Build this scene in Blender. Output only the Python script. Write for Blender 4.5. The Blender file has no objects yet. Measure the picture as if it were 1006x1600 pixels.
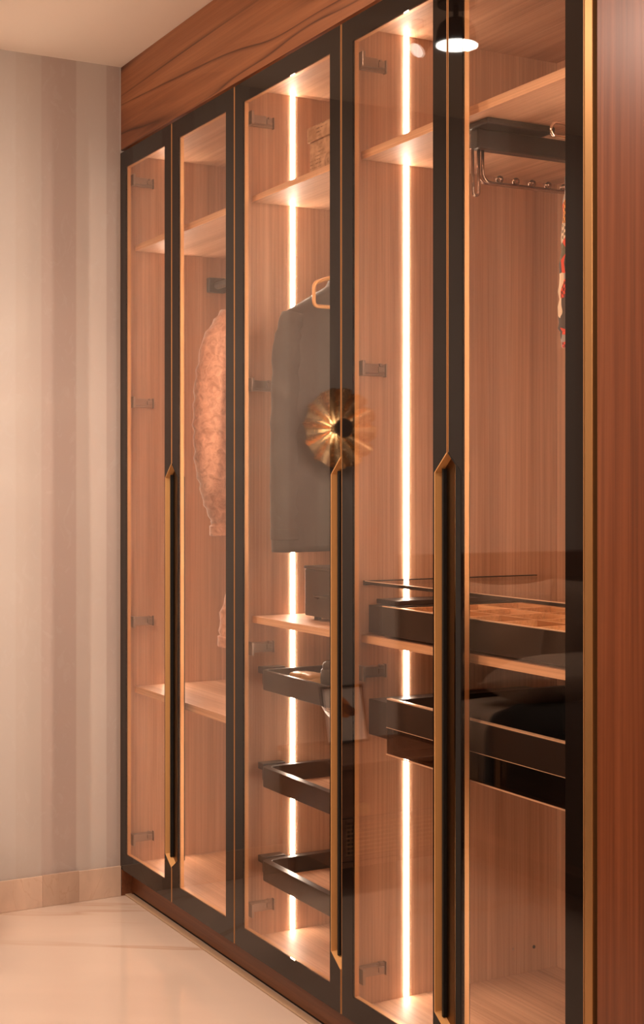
import bpy, bmesh, math, random
from mathutils import Vector, Matrix
random.seed(7)
S = bpy.context.scene
COL = S.collection
PI = math.pi

# ------------------------------------------------------------------ camera
cd = bpy.data.cameras.new('camera'); cam = bpy.data.objects.new('camera', cd); COL.objects.link(cam)
cd.sensor_fit = 'VERTICAL'; cd.sensor_height = 36.0; cd.lens = 2222 * 36 / 1600
cd.shift_y = -35 / 1600; cd.clip_start = 0.02
cam.location = (4.390, -1.643, 1.322)
cam.rotation_euler = (math.radians(90), 0, math.radians(90 - 28.6105))
S.camera = cam

# ------------------------------------------------------------------ world, lights, exposure
w = bpy.data.worlds.new('world'); S.world = w; w.use_nodes = True
w.node_tree.nodes['Background'].inputs[0].default_value = (1.0, 0.72, 0.5, 1)
w.node_tree.nodes['Background'].inputs[1].default_value = 0.05
S.view_settings.view_transform = 'Standard'; S.view_settings.look = 'None'
S.view_settings.exposure = 0.25; S.view_settings.gamma = 1.0
S.view_settings.use_curve_mapping = False
S.cycles.transparent_max_bounces = 24
S.cycles.max_bounces = 10
S.cycles.sample_clamp_indirect = 6.0

def area(name, loc, size, power, color, rot=(0, 0, 0), spread=PI):
    l = bpy.data.lights.new(name, 'AREA'); l.shape = 'DISK'; l.size = size
    l.energy = power; l.color = color; l.spread = spread
    o = bpy.data.objects.new(name, l); o.location = loc; o.rotation_euler = rot; COL.objects.link(o); return o
def spot(name, loc, target, power, color, angle, blend=.6, radius=.04):
    l = bpy.data.lights.new(name, 'SPOT'); l.energy = power; l.color = color
    l.spot_size = math.radians(angle); l.spot_blend = blend; l.shadow_soft_size = radius
    o = bpy.data.objects.new(name, l); o.location = loc
    o.rotation_euler = (Vector(target) - Vector(loc)).to_track_quat('-Z', 'Y').to_euler(); COL.objects.link(o); return o

WARM = (1.0, 0.80, 0.66)
def bulb(name, loc, power, color, radius):
    l = bpy.data.lights.new(name, 'POINT'); l.energy = power; l.color = color; l.shadow_soft_size = radius
    o = bpy.data.objects.new(name, l); o.location = loc; COL.objects.link(o); return o
bulb('room_fill', (2.5, -1.9, 2.05), 44, WARM, .14)  # unseen point light, added to lift the ceiling and upper walls
area('ceiling_fill', (1.3, -1.3, 2.66), 0.5, 22, WARM)  # unseen soft area light, added as general fill
spot('down_spot', (1.063, -0.60, 2.55), (0.60, -0.70, 0.0), 40, WARM, 120, .9, .05)
spot('down_spot', (2.9, -0.55, 2.66), (2.9, -0.25, 0.0), 26, WARM, 140, .9, .05)  # unseen spot, added so the walnut panel fades from top to bottom
spot('panel_glow_spot', (0.55, -2.15, 2.6), (0.0, -2.15, 2.1), 6, WARM, 110, .9, .05)  # unseen spot, added to brighten the wall that glows in the panel
bulb('sconce_light', (.047, -.80, 1.537), 7, (1, .78, .58), .012)

# ------------------------------------------------------------------ materials
def new_mat(name):
    m = bpy.data.materials.new(name); m.use_nodes = True
    nt = m.node_tree; b = nt.nodes['Principled BSDF']
    return m, nt, b
def lin(c):
    return tuple(((v / 255) / 12.92 if v / 255 <= .04045 else ((v / 255 + .055) / 1.055) ** 2.4) for v in c) + (1,)
def plain(name, col, rough=.5, metal=0, **kw):
    m, nt, b = new_mat(name)
    b.inputs['Base Color'].default_value = tuple(col) + (1,) if len(col) == 3 else col
    b.inputs['Roughness'].default_value = rough; b.inputs['Metallic'].default_value = metal
    for k, v in kw.items(): b.inputs[k].default_value = v
    # a little surface variation, so that nothing is perfectly even
    n = nt.nodes.new('ShaderNodeTexNoise'); n.inputs['Scale'].default_value = 60
    tc = nt.nodes.new('ShaderNodeTexCoord'); nt.links.new(tc.outputs['Object'], n.inputs['Vector'])
    r = nt.nodes.new('ShaderNodeMapRange'); r.inputs[3].default_value = max(0, rough * .9); r.inputs[4].default_value = min(1, rough * 1.1)
    nt.links.new(n.outputs[0], r.inputs[0]); nt.links.new(r.outputs[0], b.inputs['Roughness'])
    return m
def node(nt, t, **kw):
    n = nt.nodes.new(t)
    for k, v in kw.items():
        if isinstance(k, str) and k.startswith('i_'): n.inputs[k[2:].replace('_', ' ')].default_value = v
        else: setattr(n, k, v)
    return n
def ramp(nt, stops, interp='LINEAR'):
    r = nt.nodes.new('ShaderNodeValToRGB'); cr = r.color_ramp; cr.interpolation = interp
    while len(cr.elements) < len(stops): cr.elements.new(.5)
    for e, (p, c) in zip(cr.elements, stops):
        e.position = p; e.color = c if len(c) == 4 else tuple(c) + (1,)
    return r
def mixc(nt, a, b, fac, mode='MIX'):
    m = nt.nodes.new('ShaderNodeMix'); m.data_type = 'RGBA'; m.blend_type = mode
    if isinstance(fac, float): m.inputs[0].default_value = fac
    else: nt.links.new(fac, m.inputs[0])
    for s, v in ((6, a), (7, b)):
        if isinstance(v, tuple): m.inputs[s].default_value = v
        else: nt.links.new(v, m.inputs[s])
    return m.outputs[2]

def wood(name, dark, mid, light, axis, rough=.35, vein=0.0, across=14, along=.55, spec=.5, seed=0.0, streak=.6, vk=4.0, vs=(.45, 4.5)):
    """veneer with the grain along one axis of the object's own coordinates"""
    m, nt, b = new_mat(name); L = nt.links
    tc = node(nt, 'ShaderNodeTexCoord')
    def mp(a, c):
        n = node(nt, 'ShaderNodeMapping'); sc = [c, c, c]; sc[axis] = a
        n.inputs['Scale'].default_value = sc; n.inputs['Location'].default_value = (seed, seed * 1.7, seed * .6)
        L.new(tc.outputs['Object'], n.inputs['Vector']); return n.outputs[0]
    n1 = node(nt, 'ShaderNodeTexNoise', i_Scale=1.0, i_Detail=5.0, i_Roughness=.62, i_Distortion=.35); L.new(mp(along, across), n1.inputs['Vector'])
    n2 = node(nt, 'ShaderNodeTexNoise', i_Scale=1.0, i_Detail=3.0, i_Roughness=.6); L.new(mp(1.6, 170), n2.inputs['Vector'])
    n3 = node(nt, 'ShaderNodeTexNoise', i_Scale=1.0, i_Detail=2.0, i_Roughness=.5, i_Distortion=.6); L.new(mp(*vs), n3.inputs['Vector'])
    r1 = ramp(nt, [(.28, dark), (.5, mid), (.72, light)]); L.new(n1.outputs[0], r1.inputs[0])
    r2 = ramp(nt, [(.3, (.68, .62, .58, 1)), (.62, (1.12, 1.1, 1.08, 1))]); L.new(n2.outputs[0], r2.inputs[0])
    c = mixc(nt, r1.outputs[0], r2.outputs[0], streak, 'MULTIPLY')
    if vein > 0:
        mm = node(nt, 'ShaderNodeMath', operation='MULTIPLY'); mm.inputs[1].default_value = vk; L.new(n3.outputs[0], mm.inputs[0])
        fr = node(nt, 'ShaderNodeMath', operation='FRACT'); L.new(mm.outputs[0], fr.inputs[0])
        rv = ramp(nt, [(0, (1, 1, 1, 1)), (.30, (.95, .93, .91, 1)), (.44, (.60, .53, .47, 1)), (.49, (.34, .27, .22, 1)), (.51, (.16, .12, .10, 1)), (.535, (.45, .37, .32, 1)), (.60, (.9, .86, .83, 1))])
        L.new(fr.outputs[0], rv.inputs[0])
        n4 = node(nt, 'ShaderNodeTexNoise', i_Scale=1.0, i_Detail=3.0); L.new(mp(1.1, 7), n4.inputs['Vector'])
        r4 = node(nt, 'ShaderNodeMapRange'); r4.inputs[1].default_value = .36; r4.inputs[2].default_value = .6; r4.inputs[3].default_value = vein * .4; r4.inputs[4].default_value = vein; L.new(n4.outputs[0], r4.inputs[0])
        c = mixc(nt, c, rv.outputs[0], r4.outputs[0], 'MULTIPLY')
    L.new(c, b.inputs['Base Color'])
    b.inputs['Roughness'].default_value = rough; b.inputs['Specular IOR Level'].default_value = spec
    bp = node(nt, 'ShaderNodeBump'); bp.inputs['Strength'].default_value = .04; bp.inputs['Distance'].default_value = .002
    L.new(n2.outputs[0], bp.inputs['Height']); L.new(bp.outputs[0], b.inputs['Normal'])
    return m

IW = ((.35, .18, .105), (.49, .275, .17), (.60, .365, .24))
wood_in_z = wood('interior_veneer_upright', *IW, axis=2, rough=.38)
wood_in_x = wood('interior_veneer_level', *IW, axis=0, rough=.55, seed=3.1, spec=.3)
wood_fascia = wood('walnut_fascia', (.19, .062, .022), (.33, .118, .044), (.46, .19, .08), axis=0, rough=.42, vein=1.0, across=9, along=.5, streak=.4, seed=1.3, vk=5.2, vs=(.38, 6.0))
wood_panel = wood('walnut_panel', (.13, .038, .014), (.19, .058, .022), (.25, .086, .036), axis=2, rough=.3, vein=.12, across=16, along=.35, seed=5.2, streak=.8, spec=.4)
wood_kick = wood('walnut_plinth', (.09, .03, .013), (.17, .06, .024), (.23, .09, .036), axis=0, rough=.4, vein=.2, seed=8.0)
wood_edge = wood('lit_edge_wood', (.62, .36, .20), (.74, .46, .27), (.82, .54, .34), axis=0, rough=.45, across=40)  # room light on the shelf fronts, painted in as paler wood
wood_divider = wood('lit_divider_wood', (.52, .25, .10), (.66, .33, .145), (.76, .42, .21), axis=0, rough=.45, across=30)  # colour raised to stand for light on the divider tops
wood_head = wood('dark_headboard_wood', (.04, .014, .008), (.075, .026, .013), (.11, .04, .02), axis=1, rough=.4)
wood_night = wood('nightstand_wood', (.16, .06, .03), (.25, .1, .05), (.33, .14, .07), axis=1, rough=.4)

gold = plain('satin_gold', (.60, .31, .12), .45, .35)
gold_handle = plain('handle_gold', (.86, .47, .18), .45, .15)
gold_trim = plain('trim_gold', (.46, .25, .095), .35, .7)
gold_dark = plain('dark_bronze', (.14, .075, .03), .35, 1.0)
gold_pale = plain('pale_gold_edge', (.86, .62, .42), .35, .2)
brass = plain('sconce_brass', (.80, .52, .27), .27, 1.0)
black_glass = plain('black_glass', (.010, .006, .0045), .03, 0, **{'IOR': 1.37})
black_metal = plain('black_metal', (.016, .011, .009), .38, .0)
black_matte = plain('black_matte', (.006, .005, .004), .7)
dark_metal = plain('dark_nickel', (.36, .27, .22), .3, .9)
chrome = plain('chrome_wire', (.75, .62, .52), .12, 1.0)
chrome_dark = plain('dark_chrome_wire', (.30, .20, .15), .2, 1.0)
leather_black = plain('black_leather', (.035, .026, .022), .45)
tan_leather = plain('tan_leather', (.52, .30, .12), .5)
dark_box_in = plain('drawer_black', (.018, .012, .009), .3)
seal_beige = plain('beige_seal', (.50, .34, .22), .5)

def led_mat():
    m = bpy.data.materials.new('led_diffuser'); m.use_nodes = True; nt = m.node_tree
    nt.nodes.remove(nt.nodes['Principled BSDF'])
    e = nt.nodes.new('ShaderNodeEmission'); e.inputs[0].default_value = (1, .88, .75, 1); e.inputs[1].default_value = 66.0
    nt.links.new(e.outputs[0], nt.nodes['Material Output'].inputs[0]); return m
led = led_mat()
def emit(name, col, s):
    m = bpy.data.materials.new(name); m.use_nodes = True; nt = m.node_tree
    nt.nodes.remove(nt.nodes['Principled BSDF'])
    e = nt.nodes.new('ShaderNodeEmission'); e.inputs[0].default_value = tuple(col) + (1,); e.inputs[1].default_value = s
    nt.links.new(e.outputs[0], nt.nodes['Material Output'].inputs[0]); return m
lens_bright = emit('spot_lens_bright', (1, .93, .82), 30)
lens_dim = emit('spot_lens_dim', (1, .9, .8), 4.5)

def glass_mat(name, tint, ior=1.5):
    """thin clear pane: straight-through tinted transparency plus a mirror reflection by Fresnel"""
    m = bpy.data.materials.new(name); m.use_nodes = True; nt = m.node_tree; L = nt.links
    nt.nodes.remove(nt.nodes['Principled BSDF'])
    t = node(nt, 'ShaderNodeBsdfTransparent'); t.inputs[0].default_value = tuple(tint) + (1,)
    g = node(nt, 'ShaderNodeBsdfGlossy'); g.inputs['Roughness'].default_value = 0.0; g.inputs[0].default_value = (1, 1, 1, 1)
    geo = node(nt, 'ShaderNodeNewGeometry')
    mr = node(nt, 'ShaderNodeMapRange'); mr.inputs[3].default_value = ior; mr.inputs[4].default_value = 1 / ior
    L.new(geo.outputs['Backfacing'], mr.inputs[0])
    fr = node(nt, 'ShaderNodeFresnel'); L.new(mr.outputs[0], fr.inputs['IOR'])
    mx = node(nt, 'ShaderNodeMixShader'); L.new(fr.outputs[0], mx.inputs[0]); L.new(t.outputs[0], mx.inputs[1]); L.new(g.outputs[0], mx.inputs[2])
    L.new(mx.outputs[0], nt.nodes['Material Output'].inputs[0]); return m
door_glass = glass_mat('bronze_tinted_glass', (.96, .90, .85), 1.42)
smoke_glass = glass_mat('smoked_glass', (.42, .33, .27), 1.45)
clear_glass = glass_mat('clear_glass', (.97, .95, .92), 1.4)

def banded_wall():
    m, nt, b = new_mat('banded_wall_finish'); L = nt.links
    tc = node(nt, 'ShaderNodeTexCoord'); sp = node(nt, 'ShaderNodeSeparateXYZ'); L.new(tc.outputs['Object'], sp.inputs[0])
    ml = node(nt, 'ShaderNodeMath', operation='MULTIPLY'); ml.inputs[1].default_value = -1 / .47; L.new(sp.outputs[1], ml.inputs[0])
    fr = node(nt, 'ShaderNodeMath', operation='FRACT'); L.new(ml.outputs[0], fr.inputs[0])
    P = .47; lt = (.575, .51, .46, 1); dk = (.49, .405, .36, 1); md = (.53, .47, .42, 1); br = (.55, .50, .455, 1)  # lighter and darker upright bands, repeating along the wall
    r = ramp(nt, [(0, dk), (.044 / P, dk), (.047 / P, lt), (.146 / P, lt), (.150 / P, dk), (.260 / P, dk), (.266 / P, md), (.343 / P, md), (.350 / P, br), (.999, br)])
    L.new(fr.outputs[0], r.inputs[0])
    # a faint pearly leaf figure
    mp = node(nt, 'ShaderNodeMapping'); mp.inputs['Scale'].default_value = (1, 9, 5); L.new(tc.outputs['Object'], mp.inputs[0])
    n = node(nt, 'ShaderNodeTexNoise', i_Scale=2.2, i_Detail=4.0, i_Distortion=2.2); L.new(mp.outputs[0], n.inputs['Vector'])
    rn = ramp(nt, [(.56, (0, 0, 0, 1)), (.66, (1, 1, 1, 1))]); L.new(n.outputs[0], rn.inputs[0])
    fm = node(nt, 'ShaderNodeMath', operation='MULTIPLY'); fm.inputs[1].default_value = .16; L.new(rn.outputs[0], fm.inputs[0])
    c = mixc(nt, r.outputs[0], (.6, .57, .54, 1), fm.outputs[0]); L.new(c, b.inputs['Base Color'])
    b.inputs['Roughness'].default_value = .55
    return m
def marble(name, base, vein, rough, scale=1.0, seed=0.0, tintvar=.12, dist=1.0, st=(.5, 1, 2.2)):
    m, nt, b = new_mat(name); L = nt.links
    tc = node(nt, 'ShaderNodeTexCoord'); mp = node(nt, 'ShaderNodeMapping'); mp.inputs['Location'].default_value = (seed, seed * 2.1, seed)
    mp.inputs['Scale'].default_value = (scale * st[1], scale * st[2], scale)
    mr_ = node(nt, 'ShaderNodeMapping'); mr_.inputs['Rotation'].default_value = (0, 0, st[0]); L.new(tc.outputs['Object'], mr_.inputs[0]); L.new(mr_.outputs[0], mp.inputs[0])
    n = node(nt, 'ShaderNodeTexNoise', i_Scale=1.3, i_Detail=5.0, i_Roughness=.5, i_Distortion=dist); L.new(mp.outputs[0], n.inputs['Vector'])
    ab = node(nt, 'ShaderNodeMath', operation='SUBTRACT'); ab.inputs[1].default_value = .5; L.new(n.outputs[0], ab.inputs[0])
    a2 = node(nt, 'ShaderNodeMath', operation='ABSOLUTE'); L.new(ab.outputs[0], a2.inputs[0])
    rv = ramp(nt, [(0, (1, 1, 1, 1)), (.004, (.55, .55, .55, 1)), (.014, (0, 0, 0, 1))]); L.new(a2.outputs[0], rv.inputs[0])
    n2 = node(nt, 'ShaderNodeTexNoise', i_Scale=2.6, i_Detail=4.0, i_Distortion=.4); L.new(mp.outputs[0], n2.inputs['Vector'])
    r2 = ramp(nt, [(.3, tuple(v * (1 - tintvar) for v in base) + (1,)), (.7, tuple(min(1, v * (1 + tintvar * .5)) for v in base) + (1,))]); L.new(n2.outputs[0], r2.inputs[0])
    vm = node(nt, 'ShaderNodeMath', operation='MULTIPLY'); L.new(rv.outputs[0], vm.inputs[0]); L.new(n2.outputs[0], vm.inputs[1])
    c = mixc(nt, r2.outputs[0], tuple(vein) + (1,), vm.outputs[0]); L.new(c, b.inputs['Base Color'])
    b.inputs['Roughness'].default_value = rough
    return m
wall_bands = banded_wall()
wall_plain = plain('warm_painted_plaster', (.74, .63, .54), .7)
ceil_mat = plain('matte_ceiling_paint', (.90, .78, .67), .75)
floor_mat = marble('polished_beige_marble', (.72, .565, .46), (.50, .29, .17), .06, .55, 6.3, .09, .8, (-1.12, .45, 1.7))
base_a = marble('skirting_marble_light', (.68, .50, .38), (.58, .38, .26), .3, 3, 1.0)
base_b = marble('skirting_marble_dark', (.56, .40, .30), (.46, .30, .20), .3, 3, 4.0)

def fabric(name, c1, c2, scale=25, rough=.9, bump=.3, sheen=.3, dist=.004, lo=.35, hi=.68):
    m, nt, b = new_mat(name); L = nt.links
    tc = node(nt, 'ShaderNodeTexCoord'); n = node(nt, 'ShaderNodeTexNoise', i_Scale=scale, i_Detail=5.0, i_Roughness=.65, i_Distortion=.8); L.new(tc.outputs['Object'], n.inputs['Vector'])
    r = ramp(nt, [(lo, tuple(c1) + (1,)), (hi, tuple(c2) + (1,))]); L.new(n.outputs[0], r.inputs[0]); L.new(r.outputs[0], b.inputs['Base Color'])
    b.inputs['Roughness'].default_value = rough
    b.inputs['Sheen Weight'].default_value = sheen; b.inputs['Sheen Roughness'].default_value = .4
    bp = node(nt, 'ShaderNodeBump'); bp.inputs['Strength'].default_value = bump; bp.inputs['Distance'].default_value = dist
    L.new(n.outputs[0], bp.inputs['Height']); L.new(bp.outputs[0], b.inputs['Normal'])
    return m
peach_plush = fabric('peach_plush', (.34, .14, .075), (.70, .37, .24), 42, .85, .6, .6, .006)
suit_wool = fabric('charcoal_wool', (.030, .023, .019), (.042, .033, .027), 120, .8, .1, .25, .001)
bed_linen = fabric('beige_linen', (.50, .37, .28), (.58, .44, .34), 90, .9, .15, .2, .001)
pillow_grey = fabric('taupe_pillow_cotton', (.44, .31, .23), (.50, .37, .28), 90, .9, .15, .2, .001)
throw_dark = fabric('dark_throw_wool', (.010, .008, .007), (.02, .015, .013), 120, .95, .2, .1, .002)
cushion_knit = fabric('dark_knit', (.012, .009, .008), (.10, .075, .06), 95, .9, .8, .1, .006, .5, .66)
headboard_cloth = fabric('brown_headboard_cloth', (.12, .06, .035), (.15, .075, .045), 80, .9, .15, .2, .001)
velvet_base = fabric('brown_bed_base_cloth', (.20, .09, .045), (.24, .11, .06), 80, .9, .1, .2, .001)

def pattern_shirt():
    m, nt, b = new_mat('patterned_shirt_print'); L = nt.links
    tc = node(nt, 'ShaderNodeTexCoord'); v = node(nt, 'ShaderNodeTexVoronoi', feature='F1'); v.inputs['Scale'].default_value = 30; L.new(tc.outputs['Object'], v.inputs['Vector'])
    sp = node(nt, 'ShaderNodeSeparateColor'); L.new(v.outputs['Color'], sp.inputs[0])
    r = ramp(nt, [(0, (.75, .06, .02, 1)), (.25, (.06, .045, .04, 1)), (.45, (.8, .68, .5, 1)), (.62, (.10, .10, .05, 1)), (.76, (.85, .36, .05, 1)), (.88, (.35, .33, .32, 1))], 'CONSTANT'); L.new(sp.outputs[0], r.inputs[0])
    ch = node(nt, 'ShaderNodeTexChecker'); ch.inputs['Scale'].default_value = 160; ch.inputs[1].default_value = (.05, .03, .03, 1); ch.inputs[2].default_value = (1, 1, 1, 1); L.new(tc.outputs['Object'], ch.inputs[0])
    lt = node(nt, 'ShaderNodeMath', operation='GREATER_THAN'); lt.inputs[1].default_value = .62; L.new(sp.outputs[1], lt.inputs[0])
    fm = node(nt, 'ShaderNodeMath', operation='MULTIPLY'); fm.inputs[1].default_value = .8; L.new(lt.outputs[0], fm.inputs[0])
    c = mixc(nt, r.outputs[0], ch.outputs[0], fm.outputs[0], 'MULTIPLY'); L.new(c, b.inputs['Base Color']); b.inputs['Roughness'].default_value = .85
    return m
shirt_print = pattern_shirt()
def kraft_print():
    m, nt, b = new_mat('printed_kraft_paper'); L = nt.links
    tc = node(nt, 'ShaderNodeTexCoord'); n = node(nt, 'ShaderNodeTexNoise', i_Scale=34.0, i_Detail=6.0); L.new(tc.outputs['Object'], n.inputs['Vector'])
    mp = node(nt, 'ShaderNodeMapping'); mp.inputs['Scale'].default_value = (330, 330, 120); L.new(tc.outputs['Object'], mp.inputs[0])
    n2 = node(nt, 'ShaderNodeTexNoise', i_Scale=1.0, i_Detail=1.0); L.new(mp.outputs[0], n2.inputs['Vector'])
    wv = node(nt, 'ShaderNodeTexWave', wave_type='BANDS', bands_direction='Z'); wv.inputs['Scale'].default_value = 32; wv.inputs['Distortion'].default_value = .6; L.new(tc.outputs['Object'], wv.inputs['Vector'])
    ln = node(nt, 'ShaderNodeMath', operation='MULTIPLY'); L.new(n2.outputs[0], ln.inputs[0]); L.new(wv.outputs['Fac'], ln.inputs[1])
    r = ramp(nt, [(.40, (.40, .24, .13, 1)), (.62, (.62, .42, .26, 1))]); L.new(n.outputs[0], r.inputs[0])
    r2 = ramp(nt, [(.36, (1, 1, 1, 1)), (.46, (.34, .26, .22, 1))]); L.new(ln.outputs[0], r2.inputs[0])
    n3 = node(nt, 'ShaderNodeTexNoise', i_Scale=14.0, i_Detail=2.0); L.new(tc.outputs['Object'], n3.inputs['Vector'])
    r3 = ramp(nt, [(.44, (0, 0, 0, 1)), (.56, (.95, .95, .95, 1))]); L.new(n3.outputs[0], r3.inputs[0])
    c = mixc(nt, r.outputs[0], r2.outputs[0], r3.outputs[0], 'MULTIPLY')
    # round postmark rings
    w_ = node(nt, 'ShaderNodeVectorMath', operation='DISTANCE'); w_.inputs[1].default_value = (.085, 0, .06)
    mp2 = node(nt, 'ShaderNodeMapping'); mp2.inputs['Scale'].default_value = (1, 0, 1); L.new(tc.outputs['Object'], mp2.inputs[0]); L.new(mp2.outputs[0], w_.inputs[0])
    rr = ramp(nt, [(0, (1, 1, 1, 1)), (.005, (.35, .27, .24, 1)), (.009, (1, 1, 1, 1)), (.0125, (1, 1, 1, 1)), (.014, (.35, .27, .24, 1)), (.017, (1, 1, 1, 1)), (.019, (.4, .3, .26, 1)), (.022, (1, 1, 1, 1))]); L.new(w_.outputs['Value'], rr.inputs[0])
    c = mixc(nt, c, rr.outputs[0], .8, 'MULTIPLY')
    L.new(c, b.inputs['Base Color']); b.inputs['Roughness'].default_value = .8
    return m
kraft = kraft_print()
def perforated():
    m, nt, b = new_mat('white_perforated_plastic'); L = nt.links
    tc = node(nt, 'ShaderNodeTexCoord'); mp = node(nt, 'ShaderNodeMapping'); mp.inputs['Rotation'].default_value = (PI / 2, 0, 0); L.new(tc.outputs['Object'], mp.inputs[0])
    br = node(nt, 'ShaderNodeTexBrick'); br.inputs['Scale'].default_value = 1.0
    br.inputs['Color1'].default_value = (.05, .04, .03, 1); br.inputs['Color2'].default_value = (.05, .04, .03, 1); br.inputs['Mortar'].default_value = (.85, .8, .74, 1)
    br.inputs['Brick Width'].default_value = .022; br.inputs['Row Height'].default_value = .0085; br.inputs['Mortar Size'].default_value = .0033
    L.new(mp.outputs[0], br.inputs['Vector']); L.new(br.outputs[0], b.inputs['Base Color']); b.inputs['Roughness'].default_value = .5
    return m
perf = perforated()
def rattan_mat():
    m, nt, b = new_mat('woven_rattan_cane'); L = nt.links
    tc = node(nt, 'ShaderNodeTexCoord'); n = node(nt, 'ShaderNodeTexNoise', i_Scale=90.0); L.new(tc.outputs['Object'], n.inputs['Vector'])
    r = ramp(nt, [(.35, (.42, .18, .07, 1)), (.65, (.6, .3, .13, 1))]); L.new(n.outputs[0], r.inputs[0]); L.new(r.outputs[0], b.inputs['Base Color']); b.inputs['Roughness'].default_value = .6
    return m
rattan = rattan_mat()

# ------------------------------------------------------------------ mesh helpers
class M:
    """collects shapes in world coordinates and links them as one mesh object"""
    def __init__(self): self.v = []; self.f = []
    def add(self, vs, fs):
        k = len(self.v); self.v += [tuple(p) for p in vs]; self.f += [tuple(i + k for i in f) for f in fs]; return self
    def box(self, x0, x1, y0, y1, z0, z1):
        return self.add([(x0, y0, z0), (x1, y0, z0), (x1, y1, z0), (x0, y1, z0), (x0, y0, z1), (x1, y0, z1), (x1, y1, z1), (x0, y1, z1)],
                        [(3, 2, 1, 0), (4, 5, 6, 7), (0, 1, 5, 4), (1, 2, 6, 5), (2, 3, 7, 6), (3, 0, 4, 7)])
    def prism(self, poly, y0, y1):
        """polygon of (x, z), extruded along Y; any winding"""
        a = sum(poly[i][0] * poly[(i + 1) % len(poly)][1] - poly[(i + 1) % len(poly)][0] * poly[i][1] for i in range(len(poly)))
        if a < 0: poly = poly[::-1]
        n = len(poly)
        vs = [(x, y0, z) for x, z in poly] + [(x, y1, z) for x, z in poly]
        fs = [tuple(range(n)), tuple(range(2 * n - 1, n - 1, -1))] + [(i, n + i, n + (i + 1) % n, (i + 1) % n) for i in range(n)]
        return self.add(vs, fs)
    def prism_z(self, poly, z0, z1):
        n = len(poly)
        a = sum(poly[i][0] * poly[(i + 1) % n][1] - poly[(i + 1) % n][0] * poly[i][1] for i in range(n))
        if a < 0: poly = poly[::-1]
        vs = [(x, y, z0) for x, y in poly] + [(x, y, z1) for x, y in poly]
        fs = [tuple(range(n - 1, -1, -1)), tuple(range(n, 2 * n))] + [(i, (i + 1) % n, n + (i + 1) % n, n + i) for i in range(n)]
        return self.add(vs, fs)
    def rings(self, rings, cap=True, closed=False):
        n = len(rings[0]); vs = [p for r in rings for p in r]; fs = []
        m = len(rings)
        for j in range(m if closed else m - 1):
            a, b = j * n, ((j + 1) % m) * n
            for i in range(n): fs.append((a + i, a + (i + 1) % n, b + (i + 1) % n, b + i))
        if cap and not closed: fs += [tuple(range(n - 1, -1, -1)), tuple(range((m - 1) * n, m * n))]
        return self.add(vs, fs)
    def tube(self, path, r, n=10, closed=False, flat=1.0):
        P = [Vector(p) for p in path]; m = len(P); rr = []; up = None
        for i in range(m):
            if closed: t = (P[(i + 1) % m] - P[i - 1])
            else: t = P[min(i + 1, m - 1)] - P[max(i - 1, 0)]
            t.normalize()
            if up is None:
                up = Vector((0, 0, 1)) if abs(t.z) < .9 else Vector((1, 0, 0))
            u = up - t * up.dot(t); u.normalize(); up = u; v = t.cross(u)
            rad = r[i] if isinstance(r, (list, tuple)) else r
            rr.append([P[i] + (u * math.cos(2 * PI * k / n) + v * math.sin(2 * PI * k / n) * flat) * rad for k in range(n)])
        return self.rings(rr, True, closed)
    def cyl(self, a, b, r, n=20, r2=None):
        return self.tube([a, b], [r, r if r2 is None else r2], n)
    def sphere(self, c, r, n=12, sc=(1, 1, 1)):
        rr = []
        for j in range(1, n):
            a = PI * j / n
            rr.append([(c[0] + r * sc[0] * math.sin(a) * math.cos(2 * PI * k / (2 * n)), c[1] + r * sc[1] * math.sin(a) * math.sin(2 * PI * k / (2 * n)), c[2] - r * sc[2] * math.cos(a)) for k in range(2 * n)])
        return self.rings(rr)
    def build(self, name, mat, parent=None, bevel=0, smooth=False, sub=0, segs=2):
        off = Vector((0, 0, 0)); p = parent
        while p is not None: off += p.location; p = p.parent
        me = bpy.data.meshes.new(name); me.from_pydata([Vector(v) - off for v in self.v], [], self.f); me.update()
        bm = bmesh.new(); bm.from_mesh(me); bmesh.ops.recalc_face_normals(bm, faces=bm.faces[:]); bm.to_mesh(me); bm.free()
        o = bpy.data.objects.new(name, me); COL.objects.link(o); me.materials.append(mat); o.parent = parent
        if smooth:
            for q in me.polygons: q.use_smooth = True
            if smooth == 'auto': me.set_sharp_from_angle(angle=math.radians(38))
        if bevel:
            b = o.modifiers.new('bevel', 'BEVEL'); b.width = bevel; b.segments = segs; b.limit_method = 'ANGLE'
        if sub:
            s = o.modifiers.new('sub', 'SUBSURF'); s.levels = sub; s.render_levels = sub
        return o
def tag(o, label=None, cat=None, group=None, kind=None):
    if label: o['label'] = label
    if cat: o['category'] = cat
    if group: o['group'] = group
    if kind: o['kind'] = kind
    return o
def thing(name, loc, label, cat, group=None):
    o = bpy.data.objects.new(name, None); COL.objects.link(o); o.location = loc; o.empty_display_size = .05
    return tag(o, label, cat, group)
def box(name, mat, parent, d, bevel=0):
    return M().box(*d).build(name, mat, parent, bevel)
def dup(src, loc, parent=None):
    c = src.copy(); COL.objects.link(c); c.parent = parent if parent else src.parent; c.location = loc; return c

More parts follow.
